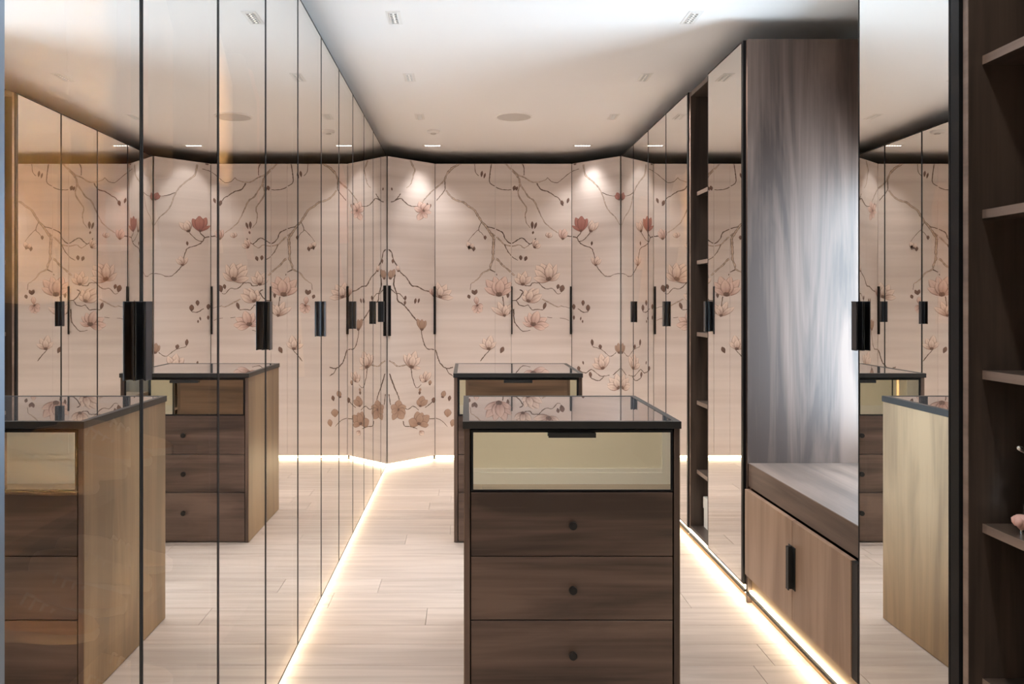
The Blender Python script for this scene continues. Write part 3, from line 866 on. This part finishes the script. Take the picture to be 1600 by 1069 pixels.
# ------------------------------------------------------------------ islands
def island(label, x0, x1, y0, y1):
    r = thing('display_island', label, 'island', ((x0 + x1) / 2, (y0 + y1) / 2, 0), 'display islands')
    zt, zf = 0.948, 0.924
    t = 0.018
    bx0, bx1 = x0 + .006, x1 - .004
    # top: metal frame with smoked glass
    top = MB()
    fw_ = 0.022
    top.box(x0, x1, y0, y0 + fw_, zf, zt).box(x0, x1, y1 - fw_, y1, zf, zt)
    top.box(x0, x0 + fw_, y0 + fw_, y1 - fw_, zf, zt).box(x1 - fw_, x1, y0 + fw_, y1 - fw_, zf, zt)
    tp = top.build('top_frame', 'gunmetal', r)
    box('glass_top', 'smoked_glass', tp, x0 + fw_, x1 - fw_, y0 + fw_, y1 - fw_, zf + .004, zt - .001)
    box('side_panel', 'walnut_z', r, bx0, bx0 + t, y0 + .010, y1 - .006, 0.002, zf - .001, .0008)
    box('side_panel', 'walnut_z', r, bx1 - t, bx1, y0 + .010, y1 - .006, 0.002, zf - .001, .0008)
    box('lit_side_sheet', 'lit_side_wood', r, bx0 - .0022, bx0 - .0003, y0 + .011, y1 - .007, 0.003, zf - .001)  # thin added sheet, coloured lighter as if the side caught light
    box('lit_side_sheet', 'lit_side_wood', r, bx1 + .0003, bx1 + .0022, y0 + .011, y1 - .007, 0.003, zf - .001)
    box('back_panel', 'walnut_x', r, bx0 + t, bx1 - t, y1 - .026, y1 - .008, 0.002, zf - .001)
    box('inner_body', 'dark_frame', r, bx0 + t, bx1 - t, y0 + .05, y1 - .026, 0.002, 0.70)
    ix0, ix1 = bx0 + t + .004, bx1 - t - .004
    # glass drawer
    dz0, dz1 = 0.712, 0.919
    fwk = 0.0075
    g = MB()
    yf = y0 + .012
    g.box(ix0, ix0 + fwk, yf, yf + .02, dz0, dz1).box(ix1 - fwk, ix1, yf, yf + .02, dz0, dz1)
    g.box(ix0 + fwk, ix1 - fwk, yf, yf + .02, dz0, dz0 + .006).box(ix0 + fwk, ix1 - fwk, yf, yf + .02, dz1 - .009, dz1)
    gd = g.build('glass_drawer', 'black_metal', r)
    p = MB().box(ix0 + fwk, ix1 - fwk, yf + .001, yf + .007, dz0 + .006, dz1 - .009, 1)
    p.mi[2] = 0
    p.build('mirror_pane', ['gold_mirror', 'glass_body'], gd)
    xc = (x0 + x1) / 2
    box('drawer_tray', 'walnut_x', gd, ix0 + fwk, ix1 - fwk, yf + .021, y1 - .03, dz0, dz0 + .015)
    MB().box(xc - .079, xc + .079, yf - .018, yf, dz1 - .013, dz1 - .009).box(xc - .079, xc + .079, yf - .018, yf - .014, dz1 - .024, dz1 - .013) \
        .build('pull', 'gunmetal', gd)
    for z0, z1 in ((0.4955, 0.709), (0.281, 0.4920), (0.006, 0.2775)):
        dr = box('drawer', 'walnut_x', r, ix0, ix1, y0 + .012, y0 + .032, z0, z1, .0012)
        zk = max(z0, .06) * .5 + z1 * .5
        MB().lathe((xc + .002, y0 + .012, zk), [(0.006, 0), (0.006, 0.012), (0.0125, 0.013), (0.0135, 0.016), (0.0135, 0.026), (0.0125, 0.028)], 20, axis='y') \
            .build('knob', 'dark_frame', dr)
    return r
island('near display island with three wooden drawers under a glass drawer', -0.015, 0.716, 2.673, 3.412)
island('far display island half hidden behind the near one', -0.078, 0.646, 4.464, 5.195)

# ------------------------------------------------------------------ ceiling fixtures
def downlight(label, x, y, along='y', power=SPOT_W, size=118, tilt=(0, 0), lens=(.0022, 'lens_glow')):
    r = thing('recessed_downlight', label, 'downlight', (x, y, ZC), 'slotted ceiling downlights')
    L, w = 0.165, 0.064
    def bxs(mb, a0, a1, b0, b1, z0, z1):
        if along == 'y': mb.box(x + b0, x + b1, y + a0, y + a1, z0, z1)
        else: mb.box(x + a0, x + a1, y + b0, y + b1, z0, z1)
    zb_ = ZC - .006
    f = MB()
    sl = 0.0150      # half width of the slot
    bxs(f, -L / 2, L / 2, -w / 2, -sl, ZC - .002, ZC); bxs(f, -L / 2, L / 2, sl, w / 2, ZC - .002, ZC)
    n = 6; pitch = 0.0215; half = n * pitch / 2
    bxs(f, -L / 2, -half, -sl, sl, ZC - .002, ZC); bxs(f, half, L / 2, -sl, sl, ZC - .002, ZC)
    bxs(f, -half - .002, half + .002, -sl - .002, -sl, zb_, ZC); bxs(f, -half - .002, half + .002, sl, sl + .002, zb_, ZC)
    for i in range(n + 1):
        c = -half + i * pitch
        bxs(f, c - .003, c + .003, -sl, sl, zb_, ZC)
    f.build('frame', 'white_paint', r)
    for i in range(n):
        c = -half + (i + .5) * pitch
        m_ = MB(); bxs(m_, c - pitch / 2 + .003, c + pitch / 2 - .003, -sl, sl, ZC - .0025, ZC - .0005)
        cell = m_.build('cell', 'black_metal', r)
        m_ = MB(); bxs(m_, c - lens[0], c + lens[0], -lens[0] * 1.6, lens[0] * 1.6, ZC - .0035, ZC - .0026)
        m_.build('lens', lens[1], cell)
    li = bpy.data.lights.new('downlight_beam', 'SPOT')
    li.energy = power; li.color = (1.0, 0.965, 0.935)
    li.spot_size = math.radians(size); li.spot_blend = 1.0; li.shadow_soft_size = 0.03
    lo = bpy.data.objects.new('downlight_beam', li); COL.objects.link(lo)
    lo.parent = r; lo.location = (0, 0, -0.02); lo.rotation_euler = (tilt[0], tilt[1], 0)
    return r
LX, RX = -0.329, 1.012
rows = [(0.73, 'added out of view above the entry'), (1.69, 'added out of view before the near island'), (2.65, 'added out of view above the near island'), (3.61, 'largest in the picture'), (4.57, 'second in view from the front'), (5.54, 'third in view from the front')]  # first three rows are out of view, added for their light
for yy, w_ in rows:
    for xx_, sd in ((LX, 'left'), (RX, 'right')):
        downlight('slotted downlight in the %s ceiling row, %s' % (sd, w_), xx_, yy, power=SPOT_W * (1.1 if yy < 1 else (0.30 if yy < 3 else (0.85 if yy < 4 else 1.75))))
downlight('crosswise slot downlight washing the painted doors, left of the pair', -0.285, 6.56, 'x', SPOT_W * .45, 92, (math.radians(4), 0), (.0065, 'lens_bright'))
downlight('crosswise slot downlight washing the painted doors, right of the pair', 0.945, 6.56, 'x', SPOT_W * .36, 92, (math.radians(4), 0), (.0065, 'lens_bright'))

r = thing('ceiling_speaker', 'large round flush speaker grille in the middle of the ceiling', 'speaker', (0.323, 5.54, ZC))
MB().lathe((0.323, 5.54, ZC), [(0.128, 0), (0.128, -.004), (0.118, -.006), (0.118, -.003)], 40).build('rim', 'white_paint', r)
MB().lathe((0.323, 5.54, ZC), [(0.117, -.0028), (0.117, -.0045), (0.05, -.0055)], 40).build('grille', 'speaker_cloth', r)
r = thing('smoke_detector', 'small round white disc on the ceiling near the back left corner', 'detector', (-0.254, 6.0, ZC))
MB().lathe((-0.254, 6.0, ZC), [(0.048, 0), (0.048, -.012), (0.040, -.020)], 28).build('base', 'white_paint', r)
MB().lathe((-0.254, 6.0, ZC), [(0.022, -.0205), (0.020, -.026)], 20).build('sensor_cap', 'speaker_cloth', r)

# ------------------------------------------------------------------ things on the open shelves
def lid_box(name, label, mat, x0, x1, y0, y1, z, h, group):
    r = thing(name, label, 'box', ((x0 + x1) / 2, (y0 + y1) / 2, z), group)
    box('body', mat, r, x0 + .003, x1 - .003, y0 + .003, y1 - .003, z + .0005, z + h * .8, .002)
    box('lid', mat, r, x0, x1, y0, y1, z + h * .62, z + h, .002)
    return r
lid_box('storage_box', 'white lidded box at the bottom of the narrow open shelf', 'white_box_card', XR + .07, XR + .36, 4.17, 4.45, ZBR + .02, 0.17, 'boxes on the narrow shelf')
lid_box('storage_box', 'black lidded box on the narrow open shelf, beside the glossy door', 'black_box_card', XR + .09, XR + .34, 4.17, 4.44, 0.796, 0.135, 'boxes on the narrow shelf')
lid_box('storage_box', 'taller grey lidded box on the narrow open shelf at handle height', 'grey_box_card', XR + .12, XR + .40, 4.17, 4.44, 1.178, 0.12, 'boxes on the narrow shelf')
lid_box('storage_box', 'flat grey lidded box on the second highest board of the narrow open shelf', 'grey_box_card', XR + .12, XR + .40, 4.17, 4.44, 1.578, 0.075, 'boxes on the narrow shelf')

# silver figurine on the near shelf
fx, fy, fz = 1.394, 1.915, 0.796
r = thing('silver_figurine', 'silver figurine with a pink rose on the open shelf at the right edge', 'figurine', (fx, fy, fz))
MB().lathe((fx, fy, fz), [(0.058, 0.0006), (0.066, 0.012), (0.062, 0.03), (0.052, 0.045), (0.054, 0.06), (0.044, 0.10), (0.030, 0.14), (0.020, 0.165), (0.026, 0.19), (0.032, 0.21), (0.018, 0.232), (0.006, 0.24)], 28).build('body', 'silver', r, smooth=True)
MB().lathe((fx, fy, fz), [(0.012, 0.2405), (0.026, 0.252), (0.030, 0.275), (0.024, 0.30), (0.008, 0.312)], 22).build('head', 'silver', r, smooth=True)
for sg in (-1, 1):
    MB().tube([(fx + sg * .028, fy, fz + .205), (fx + sg * .055, fy - .01, fz + .19), (fx + sg * .082, fy - .015, fz + .205), (fx + sg * .088, fy - .018, fz + .208)], [0.012, 0.010, 0.007, 0.004], 10).build('arm', 'silver', r, smooth=True)
ro = MB().lathe((fx - .074, fy - .01, fz + .03), [(0.004, -.02), (0.014, -.008), (0.017, 0.004), (0.012, 0.014), (0.004, 0.016)], 14).build('rose', 'pink_enamel', r, smooth=True)
for k in range(5):
    a = k * 2 * math.pi / 5
    MB().lathe((fx - .074 + .012 * math.cos(a), fy - .01 + .012 * math.sin(a), fz + .03), [(0.002, -.012), (0.008, -.004), (0.009, 0.006), (0.003, 0.012)], 10).build('rose_petal', 'pink_enamel', ro, smooth=True)
MB().tube([(fx - .074, fy - .01, fz + .0012), (fx - .074, fy - .01, fz + .012)], .003, 8).build('stem', 'silver', ro)

# ------------------------------------------------------------------ clothes and shoes behind the tinted glass
gr = random.Random(5)
def garment(name, label, cat, x, y, mat, length, half, sleeve, group='clothes behind the tinted doors'):
    zr = 2.30
    r = thing(name, label, cat, (x, y, zr - .1 - length), group)
    zs = zr - .10
    rings = []
    n = 28
    ph = gr.uniform(0, 6)
    for i in range(9):
        v = i / 8
        w = half * (0.30 if i == 0 else (0.92 if i == 1 else (0.86 if i < 4 else 0.86 + .5 * (v - .4))))
        t = 0.045 * (0.5 if i == 0 else 1.0) * (1 + .5 * v)
        z = zs - length * (v if i else 0) - (0.0 if i else -.02)
        if i == 1: z = zs - .035
        ring = []
        for q in range(n):
            a = 2 * math.pi * q / n
            rip = 1 + .14 * v * math.sin(7 * a + ph) + .05 * v * math.sin(13 * a)
            ring.append((x + w * math.cos(a), y + t * rip * math.sin(a), z + .006 * math.sin(5 * a + ph) * v))
        rings.append(ring)
    rings.reverse()
    cl = MB().loft(rings).build('cloth', mat, r, smooth=True)
    if sleeve:
        for sg in (-1, 1):
            MB().tube([(x + sg * half * .82, y, zs - .05), (x + sg * half * 1.05, y - .01, zs - .20), (x + sg * half * 1.12, y - .02, zs - sleeve)], [.055, .05, .04], 12).build('sleeve', mat, cl, smooth=True)
    MB().tube([(x - half * .8, y, zs - .015), (x - .03, y, zs + .035), (x, y, zs + .04), (x + .03, y, zs + .035), (x + half * .8, y, zs - .015)], .006, 8).build('hanger', 'steel_rail', r)
    MB().tube([(x, y, zs + .04), (x, y, zs + .075), (x + .013, y, zs + .088), (x + .0165, y, zs + .104), (x + .008, y, zs + .1185), (x - .006, y, zs + .1175)], .0028, 8).build('hook', 'steel_rail', r)
    return r
XLM, XRM = XL - .31, XR + .31
G = [
    ('coat', 'cream coat hanging foremost behind the nearest left doors', 'coat', XLM, 1.62, 'cloth_cream', .85, .19, .62),
    ('blouse', 'rose blouse hanging behind the nearest left doors', 'blouse', XLM, 1.78, 'cloth_rose', .72, .19, .55),
    ('shirt', 'white shirt hanging behind the nearest left doors', 'shirt', XLM, 1.93, 'cloth_white', .72, .19, .55),
    ('blouse', 'white blouse hanging behind the second pair of left doors', 'blouse', XLM, 2.42, 'cloth_white', .70, .19, .5),
    ('jacket', 'charcoal jacket hanging behind the second pair of left doors', 'jacket', XLM, 2.66, 'cloth_charcoal', .75, .20, .6),
    ('blouse', 'rose blouse hanging behind the second pair of left doors', 'blouse', XLM, 2.82, 'cloth_rose', .70, .18, .5),
    ('dress', 'ochre dress hanging behind the third pair of left doors', 'dress', XLM, 3.48, 'cloth_ochre', 1.15, .17, 0),
    ('dress', 'cream dress hanging behind the third pair of left doors', 'dress', XLM, 3.75, 'cloth_cream', 1.2, .17, 0),
    ('dress', 'ochre dress hanging behind the fourth pair of left doors', 'dress', XLM, 4.45, 'cloth_ochre', 1.1, .17, 0),
    ('shirt', 'rose shirt hanging behind the fourth pair of left doors', 'shirt', XLM, 4.80, 'cloth_rose', .75, .19, .5),
    ('coat', 'camel coat hanging behind the fifth pair of left doors', 'coat', XLM, 5.5, 'cloth_camel', 1.0, .19, .6),
    ('blouse', 'cream blouse behind the right doors next to the open shelf', 'blouse', XRM, 4.90, 'cloth_cream', .72, .19, .5),
    ('shirt', 'white shirt behind the right doors next to the open shelf', 'shirt', XRM, 5.15, 'cloth_white', .72, .19, .5),
    ('dress', 'ochre dress behind the farthest right doors', 'dress', XRM - .05, 5.86, 'cloth_ochre', .82, .17, 0),
    ('coat', 'camel coat behind the farthest right doors', 'coat', XRM, 6.22, 'cloth_camel', .85, .19, .6),
]
for g_ in G: garment(*g_)

def shoe(label, x, y, z, yaw, mat, heel=0.0, grp='shoes behind the nearest left doors'):
    r = thing('shoe', label, 'shoe', (x, y, z), grp)
    R_ = Matrix.Rotation(yaw, 3, 'Z')
    def P(lx, ly, lz): return Vector((x, y, z)) + R_ @ Vector((lx, ly, lz))
    prof = [(-.135, .020, .050), (-.125, .034, .085), (-.08, .036, .092), (-.03, .036, .085), (.02, .038, .066), (.07, .044, .048), (.11, .038, .038), (.135, .016, .026)]
    k = 16
    def ring(ly, w, z0, z1):
        lift = heel * max(0, (-ly + .03) / .16) ** 1.2 if ly < .03 else 0
        out = []
        for q in range(k):
            a = 2 * math.pi * q / k
            out.append(P(w * math.cos(a), ly, lift + (z0 + z1) / 2 + (z1 - z0) / 2 * math.sin(a)))
        return out
    so = MB().loft([ring(l, w * 1.06, 0.0006, .022) for l, w, h in prof]).build('sole', 'shoe_sole', r, smooth=True)
    up = MB().loft([ring(l, w, .018, h) for l, w, h in prof]).build('upper', mat, r, smooth=True)
    lm = MB()
    for j in range(4):
        ly = .0 + j * .017
        hz = .083 - j * .010
        lm.tube([P(-.020, ly, hz - .010), P(0, ly, hz + .004), P(.020, ly, hz - .010)], .003, 6)
    lm.build('laces', 'shoe_sole', up)
    return r
k = 0
words = {0.42: 'lowest', 0.70: 'middle', 0.98: 'top'}
for z in (0.42, 0.70, 0.98):
    for j, yy in enumerate((1.60, 1.86)):
        m_ = 'shoe_leather' if (j + k) % 2 == 0 else 'shoe_tan'
        cn = 'cream' if m_ == 'shoe_leather' else 'tan'
        for sg, nm in ((-1, 'nearer'), (1, 'farther')):
            shoe('%s shoe of the %s %s pair on the %s board behind the nearest left glass' % (nm, ('front', 'rear')[j], cn, words[z]),
                 XL - .20, yy + sg * .058, z, -math.pi / 2 + .06 * sg, m_)
    k += 1
